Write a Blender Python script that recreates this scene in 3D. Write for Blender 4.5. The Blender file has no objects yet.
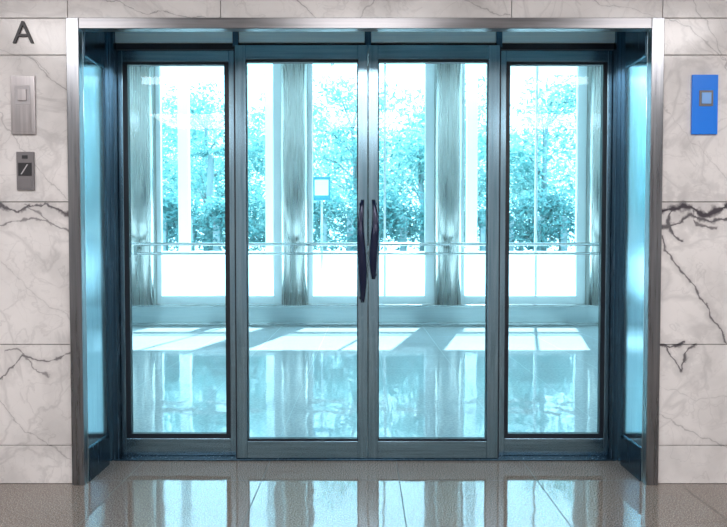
import bpy, bmesh, math, random
from mathutils import Vector, Matrix
random.seed(7)
S=bpy.context.scene
S.view_settings.view_transform='Standard'
S.view_settings.look='None'
S.view_settings.exposure=0
EYE=1.39
WY=3.48      # face of marble wall
DY=3.91      # door plane
FY=10.5      # facade plane

# ---------------- material helpers ----------------
def newmat(name):
    m=bpy.data.materials.new(name); m.use_nodes=True
    nt=m.node_tree
    return m,nt,nt.nodes['Principled BSDF']
def N(nt,t,**k):
    n=nt.nodes.new(t)
    for a,b in k.items(): setattr(n,a,b)
    return n
def simple(name,col,rough=.5,metal=0,emis=None,es=0):
    m,nt,b=newmat(name)
    b.inputs['Base Color'].default_value=(*col,1); b.inputs['Roughness'].default_value=rough
    b.inputs['Metallic'].default_value=metal
    if emis: b.inputs['Emission Color'].default_value=(*emis,1); b.inputs['Emission Strength'].default_value=es
    return m
def ramp(nt,stops):
    r=N(nt,'ShaderNodeValToRGB'); e=r.color_ramp.elements
    e[0].position=stops[0][0]; e[0].color=(*stops[0][1],1)
    e[1].position=stops[-1][0]; e[1].color=(*stops[-1][1],1)
    for p,c in stops[1:-1]:
        x=e.new(p); x.color=(*c,1)
    return r
def steel(name,c1,c2,rough=.22,scale=(3,3,180),metal=1):
    m,nt,b=newmat(name)
    tc=N(nt,'ShaderNodeTexCoord'); mp=N(nt,'ShaderNodeMapping'); mp.inputs['Scale'].default_value=scale
    nz=N(nt,'ShaderNodeTexNoise'); nz.inputs['Scale'].default_value=1; nz.inputs['Detail'].default_value=4
    r=ramp(nt,[(.3,c1),(.7,c2)])
    L=nt.links.new
    L(tc.outputs['Object'],mp.inputs['Vector']); L(mp.outputs[0],nz.inputs['Vector']); L(nz.outputs['Fac'],r.inputs[0])
    L(r.outputs[0],b.inputs['Base Color'])
    mr=N(nt,'ShaderNodeMapRange'); mr.inputs['To Min'].default_value=rough*.8; mr.inputs['To Max'].default_value=rough*1.25
    L(nz.outputs['Fac'],mr.inputs['Value']); L(mr.outputs[0],b.inputs['Roughness'])
    b.inputs['Metallic'].default_value=metal
    return m
def glass(name,col):
    m=bpy.data.materials.new(name); m.use_nodes=True; nt=m.node_tree
    for n in list(nt.nodes):
        if n.type=='BSDF_PRINCIPLED': nt.nodes.remove(n)
    out=[n for n in nt.nodes if n.type=='OUTPUT_MATERIAL'][0]
    t=N(nt,'ShaderNodeBsdfTransparent'); t.inputs[0].default_value=(*col,1)
    g=N(nt,'ShaderNodeBsdfGlossy'); g.inputs['Roughness'].default_value=0.0; g.inputs['Color'].default_value=(.9,1,1,1)
    f=N(nt,'ShaderNodeLayerWeight'); f.inputs['Blend'].default_value=.5
    pw=N(nt,'ShaderNodeMath',operation='POWER'); pw.inputs[1].default_value=5
    ma=N(nt,'ShaderNodeMath',operation='MULTIPLY_ADD'); ma.inputs[1].default_value=.9; ma.inputs[2].default_value=.018
    mx=N(nt,'ShaderNodeMixShader'); L=nt.links.new
    L(f.outputs['Facing'],pw.inputs[0]); L(pw.outputs[0],ma.inputs[0])
    L(ma.outputs[0],mx.inputs[0]); L(t.outputs[0],mx.inputs[1]); L(g.outputs[0],mx.inputs[2]); L(mx.outputs[0],out.inputs[0])
    return m

# marble with explicit veins in the wall plane (X,Z metres)
def E(u,v):  # image pixel coordinates -> wall metres
    return ((u-364)*.00577, EYE+(246-v)*.00579)
VEINS=[ # pts, width, strength
 ([(-20,200),(0,206),(20,211),(45,203),(70,215)],.010,.9),
 ([(-40,232),(0,222),(30,219),(70,229)],.008,.7),
 ([(24,206),(40,215),(52,226)],.008,.65),
 ([(-20,395),(0,380),(18,356),(45,362),(72,350)],.007,.8),
 ([(0,350),(16,352),(28,364),(46,378)],.006,.65),
 ([(-30,80),(0,116),(30,158),(67,200)],.004,.34),
 ([(22,55),(67,88)],.004,.5),
 ([(0,48),(30,60),(50,72)],.003,.35),
 ([(-10,395),(20,432),(72,462)],.004,.4),
 ([(0,262),(40,300),(70,318)],.003,.25),
 ([(656,212),(685,206),(705,214),(727,207),(780,214)],.028,1),
 ([(660,228),(690,216),(727,223),(770,216)],.014,.9),
 ([(676,206),(668,222),(684,240)],.012,.9),
 ([(690,204),(700,222),(716,228)],.009,.8),
 ([(663,236),(676,262),(700,290),(727,335),(760,380)],.007,.85),
 ([(656,343),(672,347),(686,344)],.011,.95),
 ([(668,346),(677,360),(686,370),(690,354),(699,345)],.010,.9),
 ([(664,20),(700,38),(740,75)],.004,.42),
 ([(690,0),(715,40),(727,66),(760,100)],.004,.42),
 ([(662,105),(700,150),(740,190)],.003,.25),
 ([(662,385),(700,400),(740,396)],.003,.25),
 ([(655,412),(690,430),(740,452)],.004,.4),
 ([(275,-30),(300,6),(330,24)],.004,.55),
 ([(392,-30),(372,4),(355,24)],.004,.45),
 ([(60,-10),(110,2),(150,14),(222,20)],.004,.55),
 ([(430,-20),(470,6),(512,18)],.003,.45),
 ([(560,-20),(600,6),(660,18)],.003,.36),
]
def marble(name,base=(.82,.795,.79)):
    m,nt,b=newmat(name); L=nt.links.new
    tc=N(nt,'ShaderNodeTexCoord')
    sp=N(nt,'ShaderNodeVectorMath',operation='MULTIPLY'); sp.inputs[1].default_value=(1,0,1)
    L(tc.outputs['Object'],sp.inputs[0])
    def warp(src,scale,amt,det):
        n=N(nt,'ShaderNodeTexNoise'); n.inputs['Scale'].default_value=scale; n.inputs['Detail'].default_value=det
        L(src,n.inputs['Vector'])
        s=N(nt,'ShaderNodeVectorMath',operation='SUBTRACT'); s.inputs[1].default_value=(.5,.5,.5); L(n.outputs['Color'],s.inputs[0])
        k=N(nt,'ShaderNodeVectorMath',operation='MULTIPLY'); k.inputs[1].default_value=(amt,0,amt); L(s.outputs[0],k.inputs[0])
        a=N(nt,'ShaderNodeVectorMath',operation='ADD'); L(src,a.inputs[0]); L(k.outputs[0],a.inputs[1])
        return a.outputs[0]
    p=warp(sp.outputs[0],10,.10,8)
    wn=N(nt,'ShaderNodeTexNoise'); wn.inputs['Scale'].default_value=18; wn.inputs['Detail'].default_value=4; L(sp.outputs[0],wn.inputs['Vector'])
    wm=N(nt,'ShaderNodeMapRange'); wm.inputs['From Min'].default_value=.32; wm.inputs['From Max'].default_value=.68
    wm.inputs['To Min'].default_value=.12; wm.inputs['To Max'].default_value=1.9; L(wn.outputs['Fac'],wm.inputs['Value'])
    acc=None
    for pts,w,st in VEINS:
        best=None
        W=[E(*q) for q in pts]
        for a,c in zip(W[:-1],W[1:]):
            A=Vector((a[0],0,a[1])); B=Vector((c[0],0,c[1]))-A
            s=N(nt,'ShaderNodeVectorMath',operation='SUBTRACT'); s.inputs[1].default_value=A; L(p,s.inputs[0])
            d=N(nt,'ShaderNodeVectorMath',operation='DOT_PRODUCT'); d.inputs[1].default_value=B/B.dot(B); L(s.outputs[0],d.inputs[0])
            h=N(nt,'ShaderNodeClamp'); L(d.outputs['Value'],h.inputs[0])
            q=N(nt,'ShaderNodeVectorMath',operation='SCALE'); q.inputs[0].default_value=B; L(h.outputs[0],q.inputs['Scale'])
            r=N(nt,'ShaderNodeVectorMath',operation='DISTANCE'); L(s.outputs[0],r.inputs[0]); L(q.outputs[0],r.inputs[1])
            o=r.outputs['Value']
            if best is None: best=o
            else:
                mn=N(nt,'ShaderNodeMath',operation='MINIMUM'); L(best,mn.inputs[0]); L(o,mn.inputs[1]); best=mn.outputs[0]
        ww=N(nt,'ShaderNodeMath',operation='MULTIPLY'); ww.inputs[1].default_value=w; L(wm.outputs[0],ww.inputs[0])
        dv=N(nt,'ShaderNodeMath',operation='DIVIDE'); L(best,dv.inputs[0]); L(ww.outputs[0],dv.inputs[1])
        mr=N(nt,'ShaderNodeMapRange'); mr.inputs['From Min'].default_value=.3; mr.inputs['From Max'].default_value=1.3
        mr.inputs['To Min'].default_value=st; mr.inputs['To Max'].default_value=0; L(dv.outputs[0],mr.inputs['Value'])
        hr=N(nt,'ShaderNodeMapRange'); hr.inputs['From Min'].default_value=0; hr.inputs['From Max'].default_value=6
        hr.inputs['To Min'].default_value=st*.28; hr.inputs['To Max'].default_value=0; L(dv.outputs[0],hr.inputs['Value'])
        mm=N(nt,'ShaderNodeMath',operation='MAXIMUM'); L(mr.outputs[0],mm.inputs[0]); L(hr.outputs[0],mm.inputs[1])
        if acc is None: acc=mm.outputs[0]
        else:
            mx=N(nt,'ShaderNodeMath',operation='MAXIMUM'); L(acc,mx.inputs[0]); L(mm.outputs[0],mx.inputs[1]); acc=mx.outputs[0]
    for sc,wd,st in ((1.6,.022,.18),(3.6,.014,.14),(6.5,.016,.07)):
        n2=N(nt,'ShaderNodeTexNoise'); n2.inputs['Scale'].default_value=sc; n2.inputs['Detail'].default_value=7; n2.inputs['Distortion'].default_value=.7
        L(sp.outputs[0],n2.inputs['Vector'])
        ab=N(nt,'ShaderNodeMath',operation='SUBTRACT'); ab.inputs[1].default_value=.5; L(n2.outputs['Fac'],ab.inputs[0])
        ab2=N(nt,'ShaderNodeMath',operation='ABSOLUTE'); L(ab.outputs[0],ab2.inputs[0])
        fv=N(nt,'ShaderNodeMapRange'); fv.inputs['From Max'].default_value=wd; fv.inputs['To Min'].default_value=st; fv.inputs['To Max'].default_value=0; L(ab2.outputs[0],fv.inputs['Value'])
        mx=N(nt,'ShaderNodeMath',operation='MAXIMUM'); L(acc,mx.inputs[0]); L(fv.outputs[0],mx.inputs[1]); acc=mx.outputs[0]
    n3=N(nt,'ShaderNodeTexNoise'); n3.inputs['Scale'].default_value=2.6; n3.inputs['Detail'].default_value=6; L(p,n3.inputs['Vector'])
    br=ramp(nt,[(.3,tuple(x*.78 for x in base)),(.5,base),(.75,tuple(min(1,x*1.1) for x in base))]); L(n3.outputs['Fac'],br.inputs[0])
    mix=N(nt,'ShaderNodeMix',data_type='RGBA'); L(acc,mix.inputs['Factor']); L(br.outputs[0],mix.inputs['A']); mix.inputs['B'].default_value=(.07,.062,.075,1)
    L(mix.outputs['Result'],b.inputs['Base Color'])
    b.inputs['Roughness'].default_value=.16
    return m

def tilefloor(name,c1,c2,c3,xo,yo,sz,rough,joint=(.12,.11,.1),speck=220,ior=1.7,bump=.03):
    m,nt,b=newmat(name); L=nt.links.new
    tc=N(nt,'ShaderNodeTexCoord')
    n=N(nt,'ShaderNodeTexNoise'); n.inputs['Scale'].default_value=speck; n.inputs['Detail'].default_value=2; L(tc.outputs['Object'],n.inputs['Vector'])
    r=ramp(nt,[(.36,c1),(.5,c2),(.66,c3)]); L(n.outputs['Fac'],r.inputs[0])
    sx=N(nt,'ShaderNodeSeparateXYZ'); L(tc.outputs['Object'],sx.inputs[0])
    outs=[]
    for o,off in ((sx.outputs[0],xo),(sx.outputs[1],yo)):
        a=N(nt,'ShaderNodeMath',operation='SUBTRACT'); a.inputs[1].default_value=off; L(o,a.inputs[0])
        w=N(nt,'ShaderNodeMath',operation='PINGPONG'); w.inputs[1].default_value=sz/2; L(a.outputs[0],w.inputs[0])
        l=N(nt,'ShaderNodeMath',operation='LESS_THAN'); l.inputs[1].default_value=.003; L(w.outputs[0],l.inputs[0]); outs.append(l.outputs[0])
    mm=N(nt,'ShaderNodeMath',operation='MAXIMUM'); L(outs[0],mm.inputs[0]); L(outs[1],mm.inputs[1])
    mix=N(nt,'ShaderNodeMix',data_type='RGBA'); L(mm.outputs[0],mix.inputs['Factor']); L(r.outputs[0],mix.inputs['A']); mix.inputs['B'].default_value=(*joint,1)
    L(mix.outputs['Result'],b.inputs['Base Color'])
    ro=N(nt,'ShaderNodeMath',operation='MULTIPLY_ADD'); ro.inputs[1].default_value=.5; ro.inputs[2].default_value=rough; L(mm.outputs[0],ro.inputs[0]); L(ro.outputs[0],b.inputs['Roughness'])
    n4=N(nt,'ShaderNodeTexNoise'); n4.inputs['Scale'].default_value=3; L(tc.outputs['Object'],n4.inputs['Vector'])
    bp=N(nt,'ShaderNodeBump'); bp.inputs['Strength'].default_value=bump; bp.inputs['Distance'].default_value=.05; L(n4.outputs['Fac'],bp.inputs['Height']); L(bp.outputs[0],b.inputs['Normal'])
    b.inputs['IOR'].default_value=ior
    return m

M_marble=marble('marble_white')
M_case=steel('casing_steel',(.22,.23,.25),(.34,.35,.37),.28,(60,60,2))
M_caseH=steel('casing_steel_h',(.18,.18,.19),(.28,.275,.285),.3,(2,60,60))
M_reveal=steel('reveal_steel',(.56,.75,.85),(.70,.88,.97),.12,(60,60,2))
M_door=steel('door_steel',(.20,.34,.43),(.31,.47,.57),.22,(60,60,2))
M_doorH=steel('door_steel_h',(.20,.34,.43),(.31,.47,.57),.22,(2,60,60))
M_doorD=steel('door_steel_dark',(.05,.10,.15),(.09,.16,.22),.25,(60,60,2))
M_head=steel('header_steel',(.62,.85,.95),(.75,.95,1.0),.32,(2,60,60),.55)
M_col=steel('column_steel',(.50,.50,.48),(.55,.55,.53),.27,(50,50,1))
M_gasket=simple('black_gasket',(.006,.012,.022),.4)
M_handle=simple('navy_handle',(.008,.015,.05),.18,.3)
M_glass=glass('door_glass',(.83,.955,1.0))
M_glass2=glass('facade_glass',(.87,.975,1.0))
M_floor=tilefloor('granite_floor',(.08,.063,.052),(.20,.17,.145),(.39,.35,.315),-.605,3.53,.818,.045,(.04,.036,.03),150,2.15)
M_floor2=tilefloor('hall_floor_stone',(.46,.5,.52),(.52,.56,.58),(.6,.63,.64),-.605,3.53,.818,.03,(.27,.33,.35),40,2.2,.05)
M_white=simple('white_paint',(.82,.84,.84),.6)
M_ceil=simple('ceiling_paint',(.8,.79,.78),.8)
M_wallp=simple('wall_paint',(.7,.68,.67),.6)
M_wfr=simple('white_frame',(.86,.92,.94),.35)
M_rail=steel('rail_steel',(.4,.45,.46),(.6,.63,.63),.2,(2,50,50))
M_base=steel('sill_steel',(.40,.46,.48),(.46,.52,.53),.35,(1,50,50))
M_dark=simple('dark_letter',(.03,.03,.035),.4)
M_blue=simple('blue_film',(.02,.24,.95),.25)
M_blue2=simple('blue_edge',(.25,.5,.95),.3)
M_plate=steel('plate_steel',(.45,.43,.44),(.58,.55,.56),.3,(80,80,2))
M_grey=simple('grey_plastic',(.20,.19,.20),.4)
M_lgrey=simple('light_plastic',(.5,.48,.5),.35)

# ---------------- mesh helpers ----------------
def obj(name,bm,mats,parent=None,bevel=0,smooth=False):
    me=bpy.data.meshes.new(name); bm.normal_update(); bm.to_mesh(me); bm.free()
    for m in mats: me.materials.append(m)
    o=bpy.data.objects.new(name,me); S.collection.objects.link(o)
    if smooth:
        for p in me.polygons: p.use_smooth=True
    if parent: o.parent=parent
    if bevel:
        md=o.modifiers.new('bev','BEVEL'); md.width=bevel; md.segments=2; md.limit_method='ANGLE'
    return o
def empty(name,loc=(0,0,0)):
    e=bpy.data.objects.new(name,None); S.collection.objects.link(e); e.location=(0,0,0); e.empty_display_size=.1
    return e
def box(bm,x0,x1,y0,y1,z0,z1,mi=0):
    vs=[bm.verts.new(c) for c in ((x0,y0,z0),(x1,y0,z0),(x1,y1,z0),(x0,y1,z0),(x0,y0,z1),(x1,y0,z1),(x1,y1,z1),(x0,y1,z1))]
    for f in ((0,3,2,1),(4,5,6,7),(0,1,5,4),(1,2,6,5),(2,3,7,6),(3,0,4,7)):
        fa=bm.faces.new([vs[i] for i in f]); fa.material_index=mi
def tube(bm,pts,rad,n=10,mi=0,cap=True):
    pts=[Vector(p) for p in pts]; rings=[]
    for i,p in enumerate(pts):
        d=(pts[min(i+1,len(pts)-1)]-pts[max(i-1,0)]).normalized()
        a=d.orthogonal().normalized() if abs(d.z)<.9 else Vector((1,0,0))
        a=(a-d*a.dot(d)).normalized(); b=d.cross(a)
        r=rad[i] if isinstance(rad,(list,tuple)) else rad
        rings.append([bm.verts.new(p+a*math.cos(t*2*math.pi/n)*r+b*math.sin(t*2*math.pi/n)*r) for t in range(n)])
    for r0,r1 in zip(rings[:-1],rings[1:]):
        for i in range(n):
            f=bm.faces.new((r0[i],r0[(i+1)%n],r1[(i+1)%n],r1[i])); f.material_index=mi; f.smooth=True
    if cap:
        for r in (rings[0][::-1],rings[-1]):
            f=bm.faces.new(r); f.material_index=mi

# ---------------- marble wall ----------------
XL,XR=-1.697,1.716; ZT=2.694
bm=bmesh.new(); g=.0022; T=.05
zs=[0,.227,.82,1.648,2.49,3.35]
def slab(x0,x1,z0,z1): box(bm,x0+g,x1-g,WY,WY+T,z0+g,z1-g,0)
for s,xa in ((-1,XL),(1,XR)):
    xs=[xa+s*1.25*i for i in range(4)]
    for a,c in zip(xs[:-1],xs[1:]):
        lo,hi=min(a,c),max(a,c)
        for i in range(4): slab(lo,hi,zs[i],zs[i+1])
        slab(lo,hi,2.49,2.70); slab(lo,hi,2.70,3.35)
for a,c in ((XL,-.82),(-.82,.85),(.85,XR)):
    slab(a,c,ZT+.002,3.35)
box(bm,-5.44,XL+.03,WY+T-.001,DY+.16,0,3.36,1)
box(bm,XR-.03,5.46,WY+T-.001,DY+.16,0,3.36,1)
box(bm,XL+.03,XR-.03,WY+T-.001,DY+.16,2.83,3.36,1)
obj('wall_front',bm,[M_marble,M_wallp],bevel=.0015)

# casing
bm=bmesh.new()
ci_l,ci_r,ci_t=XL+.072,XR-.072,2.632
box(bm,XL,ci_l,WY-.025,WY+.03,0,ZT,0)
box(bm,ci_r,XR,WY-.025,WY+.03,0,ZT,0)
box(bm,ci_l,ci_r,WY-.025,WY+.03,ci_t,ZT,1)
obj('trim_1',bm,[M_case,M_caseH],bevel=.003)
# reveal lining
bm=bmesh.new()
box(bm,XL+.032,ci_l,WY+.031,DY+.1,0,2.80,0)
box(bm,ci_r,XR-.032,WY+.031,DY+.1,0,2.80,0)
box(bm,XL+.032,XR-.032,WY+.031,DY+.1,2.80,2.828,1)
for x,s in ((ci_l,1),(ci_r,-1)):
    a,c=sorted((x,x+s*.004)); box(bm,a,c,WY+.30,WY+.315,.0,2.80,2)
    a,c=sorted((x,x+s*.008)); box(bm,a,c,WY+.035,WY+.30,2.50,2.80,2); box(bm,a,c,WY+.035,WY+.30,.0,.20,2)  # dark end plates: mirrored door rails put in as darker colour
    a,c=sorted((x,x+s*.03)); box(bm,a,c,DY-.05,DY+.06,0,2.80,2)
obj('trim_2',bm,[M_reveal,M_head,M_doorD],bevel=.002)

# header with segmented steel panels
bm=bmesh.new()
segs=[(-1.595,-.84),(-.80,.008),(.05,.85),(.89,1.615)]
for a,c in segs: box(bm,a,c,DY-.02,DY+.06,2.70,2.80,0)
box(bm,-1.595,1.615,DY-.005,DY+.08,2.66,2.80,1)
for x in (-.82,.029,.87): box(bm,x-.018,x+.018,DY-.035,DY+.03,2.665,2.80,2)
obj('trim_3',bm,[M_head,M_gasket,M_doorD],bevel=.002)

# ---------------- door leaves ----------------
def leaf(name,x0,x1,y,ls,rs,z0=.012,gk=.012,mid=None):
    p=empty(name)
    bm=bmesh.new(); ztop=2.675; gt=2.585; gb=.125
    box(bm,x0,x0+ls,y-.025,y+.025,z0,ztop,0)
    box(bm,x1-rs,x1,y-.025,y+.025,z0,ztop,0)
    box(bm,x0+ls,x1-rs,y-.024,y+.024,gt,ztop,1)
    box(bm,x0+ls,x1-rs,y-.024,y+.024,z0,gb,1)
    obj('frame',bm,[M_door,M_doorH],p,bevel=.003)
    bm=bmesh.new(); a,b_=x0+ls,x1-rs; k=gk
    box(bm,a,a+k,y-.018,y+.018,gb,gt); box(bm,b_-k,b_,y-.018,y+.018,gb,gt)
    box(bm,a+k,b_-k,y-.018,y+.018,gt-.016,gt); box(bm,a+k,b_-k,y-.018,y+.018,gb,gb+.03 if gk>.015 else gb+.014)
    obj('gasket',bm,[M_gasket],p)
    bm=bmesh.new(); box(bm,a+.004,b_-.004,y-.004,y+.004,gb+.004,gt-.004)
    obj('pane',bm,[M_glass],p)
    return p
leaf('door_1',-1.592,-.80,DY+.035,.03,.075,gk=.03)
d2=leaf('door_2',-.822,.026,DY-.02,.068,.062,gk=.006)
d3=leaf('door_3',.032,.872,DY-.02,.062,.072,gk=.006)
leaf('door_4',.855,1.612,DY+.035,.072,.03,gk=.026)
bm=bmesh.new(); box(bm,.0265,.0315,DY-.038,DY-.002,.014,2.67); obj('meeting_seal',bm,[M_gasket],d3)
for d,x in ((d2,-.830),(d3,.872)):
    bm=bmesh.new(); box(bm,x,x+.008,DY-.043,DY+.0,.014,2.67); obj('edge_seal',bm,[M_gasket],d)
# threshold
bm=bmesh.new(); box(bm,-1.62,1.64,DY-.06,DY+.08,0,.011)
obj('trim_4',bm,[M_doorD],bevel=.003)

# handles - slim lens-shaped pulls
def handle(par,x,s,z0,z1,w,face,out):
    bm=bmesh.new(); n=28; rings=[]
    for i in range(n+1):
        t=i/n; z=z0+(z1-z0)*t
        b=math.sin(math.pi*t**.8)
        cx=x+s*(w*.14*b**.8 - .008*math.sin(2*math.pi*t))
        cy=face+out*(.012+.055*b**.6)
        hw=.011+.016*b**1.1; hd=.006+.008*b
        rings.append([bm.verts.new((cx+hw*math.cos(a*math.pi/6),cy+hd*math.sin(a*math.pi/6),z)) for a in range(12)])
    for r0,r1 in zip(rings[:-1],rings[1:]):
        for i in range(12):
            bm.faces.new((r0[i],r0[(i+1)%12],r1[(i+1)%12],r1[i]))
    bm.faces.new(rings[0][::-1]); bm.faces.new(rings[-1])
    for zz in (z0+.03,z1-.03):
        tube(bm,[(x+s*.004,face-out*.001,zz),(x+s*.01,face+out*.03,zz)],.011,12)
    bmesh.ops.recalc_face_normals(bm,faces=bm.faces)
    obj('pull_handle',bm,[M_handle],par,smooth=True)
handle(d2,-.006,-1,1.03,1.69,.05,DY-.045,-1)
handle(d3,.064,1,1.18,1.69,.05,DY-.045,-1)
handle(d2,-.006,-1,1.03,1.69,.04,DY+.005,1)
handle(d3,.064,1,1.18,1.69,.04,DY+.005,1)
for d,x in ((d2,-.005),(d3,.063)):
    bm=bmesh.new(); tube(bm,[(x,DY-.044,.93),(x,DY-.050,.93)],.014,20); obj('lock',bm,[M_doorH],d)

# ---------------- front lobby shell ----------------
bm=bmesh.new(); box(bm,-5.4,5.4,-4,DY,-.1,0); obj('floor',bm,[M_floor])
bm=bmesh.new(); box(bm,-7.6,7.6,DY,FY+.3,-.1,0); obj('floor',bm,[M_floor2])
bm=bmesh.new(); box(bm,-5.44,5.46,-4.1,WY+.05,3.355,3.45); obj('ceiling',bm,[M_ceil])
bm=bmesh.new(); box(bm,-5.44,-5.3,-4,WY-.001,0,3.35); obj('wall_left',bm,[M_wallp])
bm=bmesh.new(); box(bm,5.3,5.44,-4,WY-.001,0,3.35); obj('wall_right',bm,[M_wallp])
bm=bmesh.new(); box(bm,-5.44,5.44,-4.14,-4,0,3.35); obj('wall_rear',bm,[M_wallp])

# ---------------- hall beyond ----------------
HZ=4.95
bm=bmesh.new(); box(bm,-7.6,7.6,DY+.17,FY+.5,HZ,HZ+.15); obj('ceiling',bm,[M_ceil])
bm=bmesh.new(); box(bm,-7.75,-7.6,DY+.17,FY+.3,0,HZ); obj('wall_left',bm,[M_white])
bm=bmesh.new(); box(bm,7.6,7.75,DY+.17,FY+.3,0,HZ); obj('wall_right',bm,[M_white])
bm=bmesh.new(); box(bm,-7.6,7.6,DY+.162,DY+.2,3.362,HZ)
box(bm,-7.6,-5.45,DY+.162,DY+.2,0,3.362); box(bm,5.47,7.6,DY+.162,DY+.2,0,3.362)
obj('wall_back',bm,[M_white])
cols=[-6.54,-3.87,-1.2,1.47,4.14,6.81]
bm=bmesh.new(); box(bm,-7.6,7.6,FY-.02,FY+.3,.0,.34,0); box(bm,-7.6,7.6,FY-.06,FY+.3,.34,.375,1); box(bm,-7.6,7.6,FY-.035,FY-.02,0,.06,1)
obj('trim_5',bm,[M_base,M_rail],bevel=.004)
for c in cols:
    bm=bmesh.new(); n=24; w=.225
    ring=[]
    for i in range(n+1):
        a=math.pi*i/n; ring.append((c-w*math.cos(a),FY-.07-.16*math.sin(a)))
    ring+= [(c+w,FY+.18),(c-w,FY+.18)]
    lo=[bm.verts.new((x,y,.376)) for x,y in ring]; hi=[bm.verts.new((x,y,HZ)) for x,y in ring]
    k=len(ring)
    for i in range(k):
        f=bm.faces.new((lo[i],lo[(i+1)%k],hi[(i+1)%k],hi[i])); f.smooth=i<n
    bm.faces.new(lo[::-1]); bm.faces.new(hi)
    obj('steel_column',bm,[M_col])
wi=1
for a,c in zip(cols[:-1],cols[1:]):
    x0,x1=a+.226,c-.226
    p=empty('window_%d'%wi); wi+=1
    bm=bmesh.new(); f=.16
    box(bm,x0,x0+f*.5,FY+.08,FY+.17,.38,HZ-.01); box(bm,x1-f,x1,FY+.08,FY+.17,.38,HZ-.01)
    box(bm,x0+f*.5,x1-f,FY+.08,FY+.17,.38,.52); box(bm,x0+f*.5,x1-f,FY+.08,FY+.17,HZ-.13,HZ-.01)
    xm=x0+1.35
    box(bm,xm-.018,xm+.018,FY+.09,FY+.16,.52,HZ-.13)
    obj('frame',bm,[M_wfr],p,bevel=.004)
    bm=bmesh.new(); box(bm,x0+f*.5-.01,x1-f+.01,FY+.121,FY+.129,.51,HZ-.12); obj('pane',bm,[M_glass2],p)
bm=bmesh.new()
tube(bm,[(-7.58,FY-.30,1.43),(7.58,FY-.30,1.43)],.028,12); tube(bm,[(-7.58,FY-.30,1.27),(7.58,FY-.30,1.27)],.022,12)
for c in cols:
    box(bm,c-.02,c+.02,FY-.325,FY-.20,1.25,1.45)
obj('handrail',bm,[M_rail])

# ---------------- exterior ----------------
M_pave=simple('pale_paving',(.78,.8,.8),.8)
M_plw=simple('planter_wall_render',(.88,.89,.89),.8)
def leafmat(name,a,b_,tr=.45):
    m=bpy.data.materials.new(name); m.use_nodes=True; nt=m.node_tree; L=nt.links.new
    pb=nt.nodes['Principled BSDF']; out=[n for n in nt.nodes if n.type=='OUTPUT_MATERIAL'][0]
    tc=N(nt,'ShaderNodeTexCoord'); nz=N(nt,'ShaderNodeTexNoise'); nz.inputs['Scale'].default_value=2.2; nz.inputs['Detail'].default_value=5; L(tc.outputs['Object'],nz.inputs['Vector'])
    r=ramp(nt,[(.35,a),(.65,b_)]); L(nz.outputs['Fac'],r.inputs[0]); L(r.outputs[0],pb.inputs['Base Color']); pb.inputs['Roughness'].default_value=.5
    t=N(nt,'ShaderNodeBsdfTranslucent'); L(r.outputs[0],t.inputs[0]); mx=N(nt,'ShaderNodeMixShader'); mx.inputs[0].default_value=tr
    L(pb.outputs[0],mx.inputs[1]); L(t.outputs[0],mx.inputs[2]); L(mx.outputs[0],out.inputs[0]); return m
M_leafA=leafmat('tree_leaves',(.13,.37,.37),(.38,.62,.61),.5)
M_leafB=leafmat('hedge_leaves',(.08,.27,.28),(.21,.45,.45),.4)
M_bark=simple('tree_bark',(.3,.38,.40),.9)
M_soil=simple('planter_soil',(.12,.14,.13),.9)
bm=bmesh.new(); box(bm,-30,30,FY+.31,45,-.3,-.02,0); box(bm,-22,22,17.31,40,-.02,1.1,1)
obj('ground',bm,[M_pave,M_soil])
bm=bmesh.new(); box(bm,-22,22,17,17.25,-.02,1.2); box(bm,-22,22,16.95,17.3,1.2,1.26)
obj('garden_wall',bm,[M_plw],bevel=.01)
bm=bmesh.new(); py=12.7
for x in (-7.4,-3.78,-1.95,2.28,4.75,7.6): box(bm,x-.11,x+.11,py-.08,py+.08,-.02,5.0)
box(bm,-8,8,py-.07,py+.07,5.0,5.16)
obj('pergola',bm,[M_wfr],bevel=.008)

def leaves(verts,faces,c,R,n,sz):
    for _ in range(n):
        d=Vector((random.gauss(0,1),random.gauss(0,1),random.gauss(0,1))).normalized()*(random.random()**.45)
        p=Vector((c[0]+d.x*R[0],c[1]+d.y*R[1],c[2]+d.z*R[2]))
        u=Vector((random.gauss(0,1),random.gauss(0,1),random.gauss(0,.7))).normalized(); v=u.orthogonal().normalized()
        s=sz*random.uniform(.6,1.3); i=len(verts)
        verts+= [p-u*s, p+v*s*.42, p+u*s, p-v*s*.42]; faces.append((i,i+1,i+2,i+3))
def finish_leaves(name,verts,faces,mat,parent):
    me=bpy.data.meshes.new(name); me.from_pydata([tuple(v) for v in verts],[],faces); me.materials.append(mat)
    o=bpy.data.objects.new(name,me); S.collection.objects.link(o); o.parent=parent; return o
def tree(x,y,h,r,nb=9,dens=150,lz=1.1,mat=None,low=.42):
    p=empty('garden_tree')
    bm=bmesh.new()
    pts=[(x,y,lz)]; k=6
    for i in range(1,k+1):
        pts.append((x+random.uniform(-.1,.1)*i*.5,y+random.uniform(-.1,.1)*i*.5,lz+(h-lz)*.8*i/k))
    tube(bm,pts,[.15-.018*i for i in range(k+1)],8)
    V=[];F=[]
    for b in range(nb):
        t=low+(1-low)*b/nb; j=min(k-1,int(t*k)); s=Vector(pts[j]); a=random.uniform(0,6.28)+b*2.4
        L_=r*random.uniform(.55,1.0)
        e=s+Vector((math.cos(a)*L_,math.sin(a)*L_,random.uniform(.4,1.3)))
        mid=(s+e)/2+Vector((0,0,.2))
        tube(bm,[s,mid,e],[.05,.03,.012],6)
        leaves(V,F,e,(r*.5,r*.5,r*.34),dens,.12)
        leaves(V,F,mid,(r*.4,r*.4,r*.28),dens//2,.12)
    leaves(V,F,Vector(pts[-1]),(r*.6,r*.6,r*.45),dens*2,.12)
    obj('trunk',bm,[M_bark],p)
    finish_leaves('foliage',V,F,mat or M_leafA,p)
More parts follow.
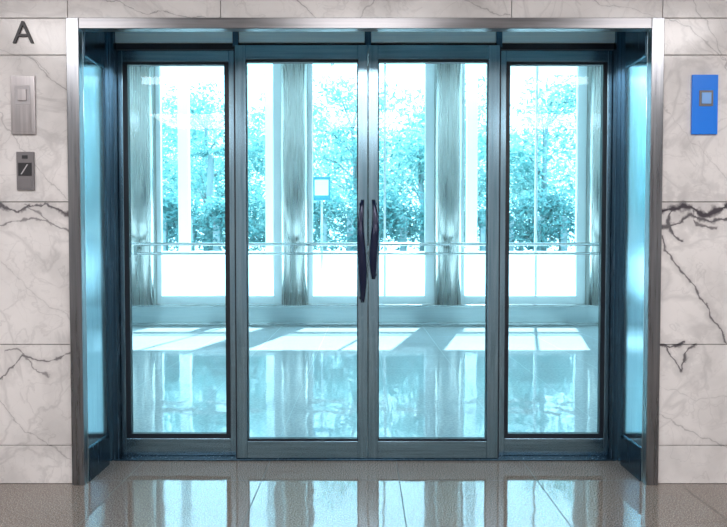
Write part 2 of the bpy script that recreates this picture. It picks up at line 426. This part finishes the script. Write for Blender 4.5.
for (x,y,h,r) in [(-9.8,24.8,8,2.2),(-6.6,25.6,9,2.2),(-3.0,24.6,8.4,2.2),(-.2,22.2,8.0,2.1),(2.1,20.8,7.2,2.0),(4.3,23.8,8.6,2.3),(6.2,20.8,7.8,1.9),(9.6,21.8,8.2,2.4),(13,22,8,2.3),(-13.5,22,8,2.3)]:
    tree(x,y,h,r,nb=11,dens=175,low=.36)
for (x,y,h,r) in [(-11,30.5,9.5,3),(-8,30.5,8.5,3),(-4.5,30,8.5,3),(3,30.5,8,3),(8,30.5,8.2,3),(13.5,30,7,3),(-.5,31,8,3)]:
    tree(x,y,h,r,nb=13,dens=200,low=.1)
def palm(x,y,h):
    p=empty('palm_tree'); bm=bmesh.new()
    tube(bm,[(x,y,1.1),(x+.05,y,1+(h-1)*.5),(x+.12,y,h)],[.16,.12,.1],10)
    obj('trunk',bm,[M_bark],p); V=[];F=[]
    for i in range(18):
        a=i*2.4; up=random.uniform(.2,1.1)
        for k in range(17):
            t=k/16; rr=1.45*t; z=h+up*math.sin(t*2.2)*.8-1.1*t*t
            c=Vector((x+.12+math.cos(a)*rr,y+math.sin(a)*rr,z))
            if k>1:
                side=Vector((-math.sin(a),math.cos(a),-.5)); s2=Vector((math.sin(a),-math.cos(a),-.5)); fw=Vector((math.cos(a),math.sin(a),0))
                for sd in (side,s2):
                    l=.42*math.sin(math.pi*min(1,t*.85+.12)); j=len(V)
                    V+= [c-fw*.035,c+fw*.035,c+sd*l+fw*l*.3]; F.append((j,j+1,j+2))
    finish_leaves('fronds',V,F,M_leafB,p)
palm(-5.3,20.5,4.5)
# hedge
hp=empty('hedge'); bm=bmesh.new()
for i in range(40):
    x=-16+i*.8; box(bm,x+.3,x+.5,17.95,18.15,1.1,2.3,0)
obj('stems',bm,[M_bark],hp)
V=[];F=[]
for _ in range(720):
    x=random.uniform(-16,16); leaves(V,F,(x,18.05+random.uniform(-.1,.2),random.uniform(1.5,2.8)),(.45,.4,.42),60,.085)
finish_leaves('foliage',V,F,M_leafB,hp)
# sign on stand outside
sp=empty('sign_stand'); bm=bmesh.new()
sx,sy=-.86,12.4
tube(bm,[(sx,sy,-.02),(sx,sy,2.4)],.022,12,0); tube(bm,[(sx,sy,-.02),(sx,sy,.02)],.18,24,0)
obj('post',bm,[M_rail],sp)
bm=bmesh.new(); box(bm,sx-.18,sx+.18,sy-.05,sy-.024,2.34,2.82,0); box(bm,sx-.14,sx+.14,sy-.056,sy-.05,2.44,2.76,1)
obj('panel',bm,[simple('sign_teal',(.05,.30,.38),.4),simple('sign_white',(.95,.98,.98),.5)],sp,bevel=.008)

# ---------------- wall devices ----------------
def device(name,x0,x1,z0,z1,parts,mats):
    bm=bmesh.new(); box(bm,x0,x1,WY-.013,WY-.0005,z0,z1,0)
    for (a,b_,c,d,dep,mi) in parts: box(bm,a,b_,WY-.012-dep,WY-.011,c,d,mi)
    return obj(name,bm,mats,bevel=.002)
device('lift_call_plate',-2.024,-1.886,2.035,2.37,
  [(-2.000,-1.912,2.205,2.312,.003,1),(-1.980,-1.932,2.225,2.292,.010,2),(-2.01,-1.90,2.05,2.19,.0015,0)],[M_plate,M_lgrey,M_plate])
bmx=device('card_reader',-1.998,-1.898,1.715,1.935,
  [(-1.985,-1.911,1.725,1.785,.003,0),(-1.987,-1.909,1.797,1.872,.004,1),(-1.965,-1.931,1.895,1.915,.003,1)],[M_grey,M_dark,M_lgrey])
bm=bmesh.new()
x=-1.972
vs=[bm.verts.new(c) for c in ((x,WY-.0165,1.806),(x+.008,WY-.0165,1.806),(x+.044,WY-.0165,1.862),(x+.036,WY-.0165,1.862))]
bm.faces.new(vs)
o=obj('stripe',bm,[M_lgrey],bmx)
device('lift_call_plate',1.886,2.034,2.035,2.375,
  [(1.925,2.005,2.195,2.285,.004,1),(1.938,1.992,2.208,2.272,.009,2)],[M_blue,M_grey,M_blue2])
cu=bpy.data.curves.new('letter_sign','FONT'); cu.body='A'; cu.size=.185; cu.extrude=.005; cu.offset=-.001; cu.align_x='CENTER'; cu.align_y='CENTER'
cu.materials.append(M_dark)
t=bpy.data.objects.new('letter_sign',cu); S.collection.objects.link(t); t.location=(-1.95,WY-.0055,2.610); t.rotation_euler=(math.pi/2,0,0)

# ---------------- lights ----------------
w=bpy.data.worlds.new('World'); S.world=w; w.use_nodes=True
w.node_tree.nodes['Background'].inputs[0].default_value=(.72,.915,1,1); w.node_tree.nodes['Background'].inputs[1].default_value=4.9
def light(name,typ,loc,rot,e,col,**k):
    l=bpy.data.lights.new(name,typ); l.energy=e; l.color=col
    for a,b_ in k.items(): setattr(l,a,b_)
    o=bpy.data.objects.new(name,l); S.collection.objects.link(o); o.location=loc; o.rotation_euler=rot; return o
sd=Vector((-.27,-1,0)).normalized()*math.cos(math.radians(58))+Vector((0,0,-math.sin(math.radians(58))))
su=light('sun','SUN',(0,20,12),(0,0,0),18,(1,.97,.94),angle=.01); su.rotation_euler=sd.to_track_quat('-Z','Y').to_euler()
for x in (-2.6,0,2.6):
    for y in (-1.5,1.2):
        light('ceiling_light','AREA',(x,y,3.33),(0,0,0),48,(1,.96,.96),shape='SQUARE',size=1.1)

# ---------------- camera ----------------
cd=bpy.data.cameras.new('camera'); cd.sensor_width=36; cd.lens=36*600/727; cd.clip_start=.05; cd.clip_end=200
c=bpy.data.objects.new('camera',cd); S.collection.objects.link(c); c.location=(0,0,EYE); c.rotation_euler=(math.radians(90-1.62),0,0)
S.camera=c
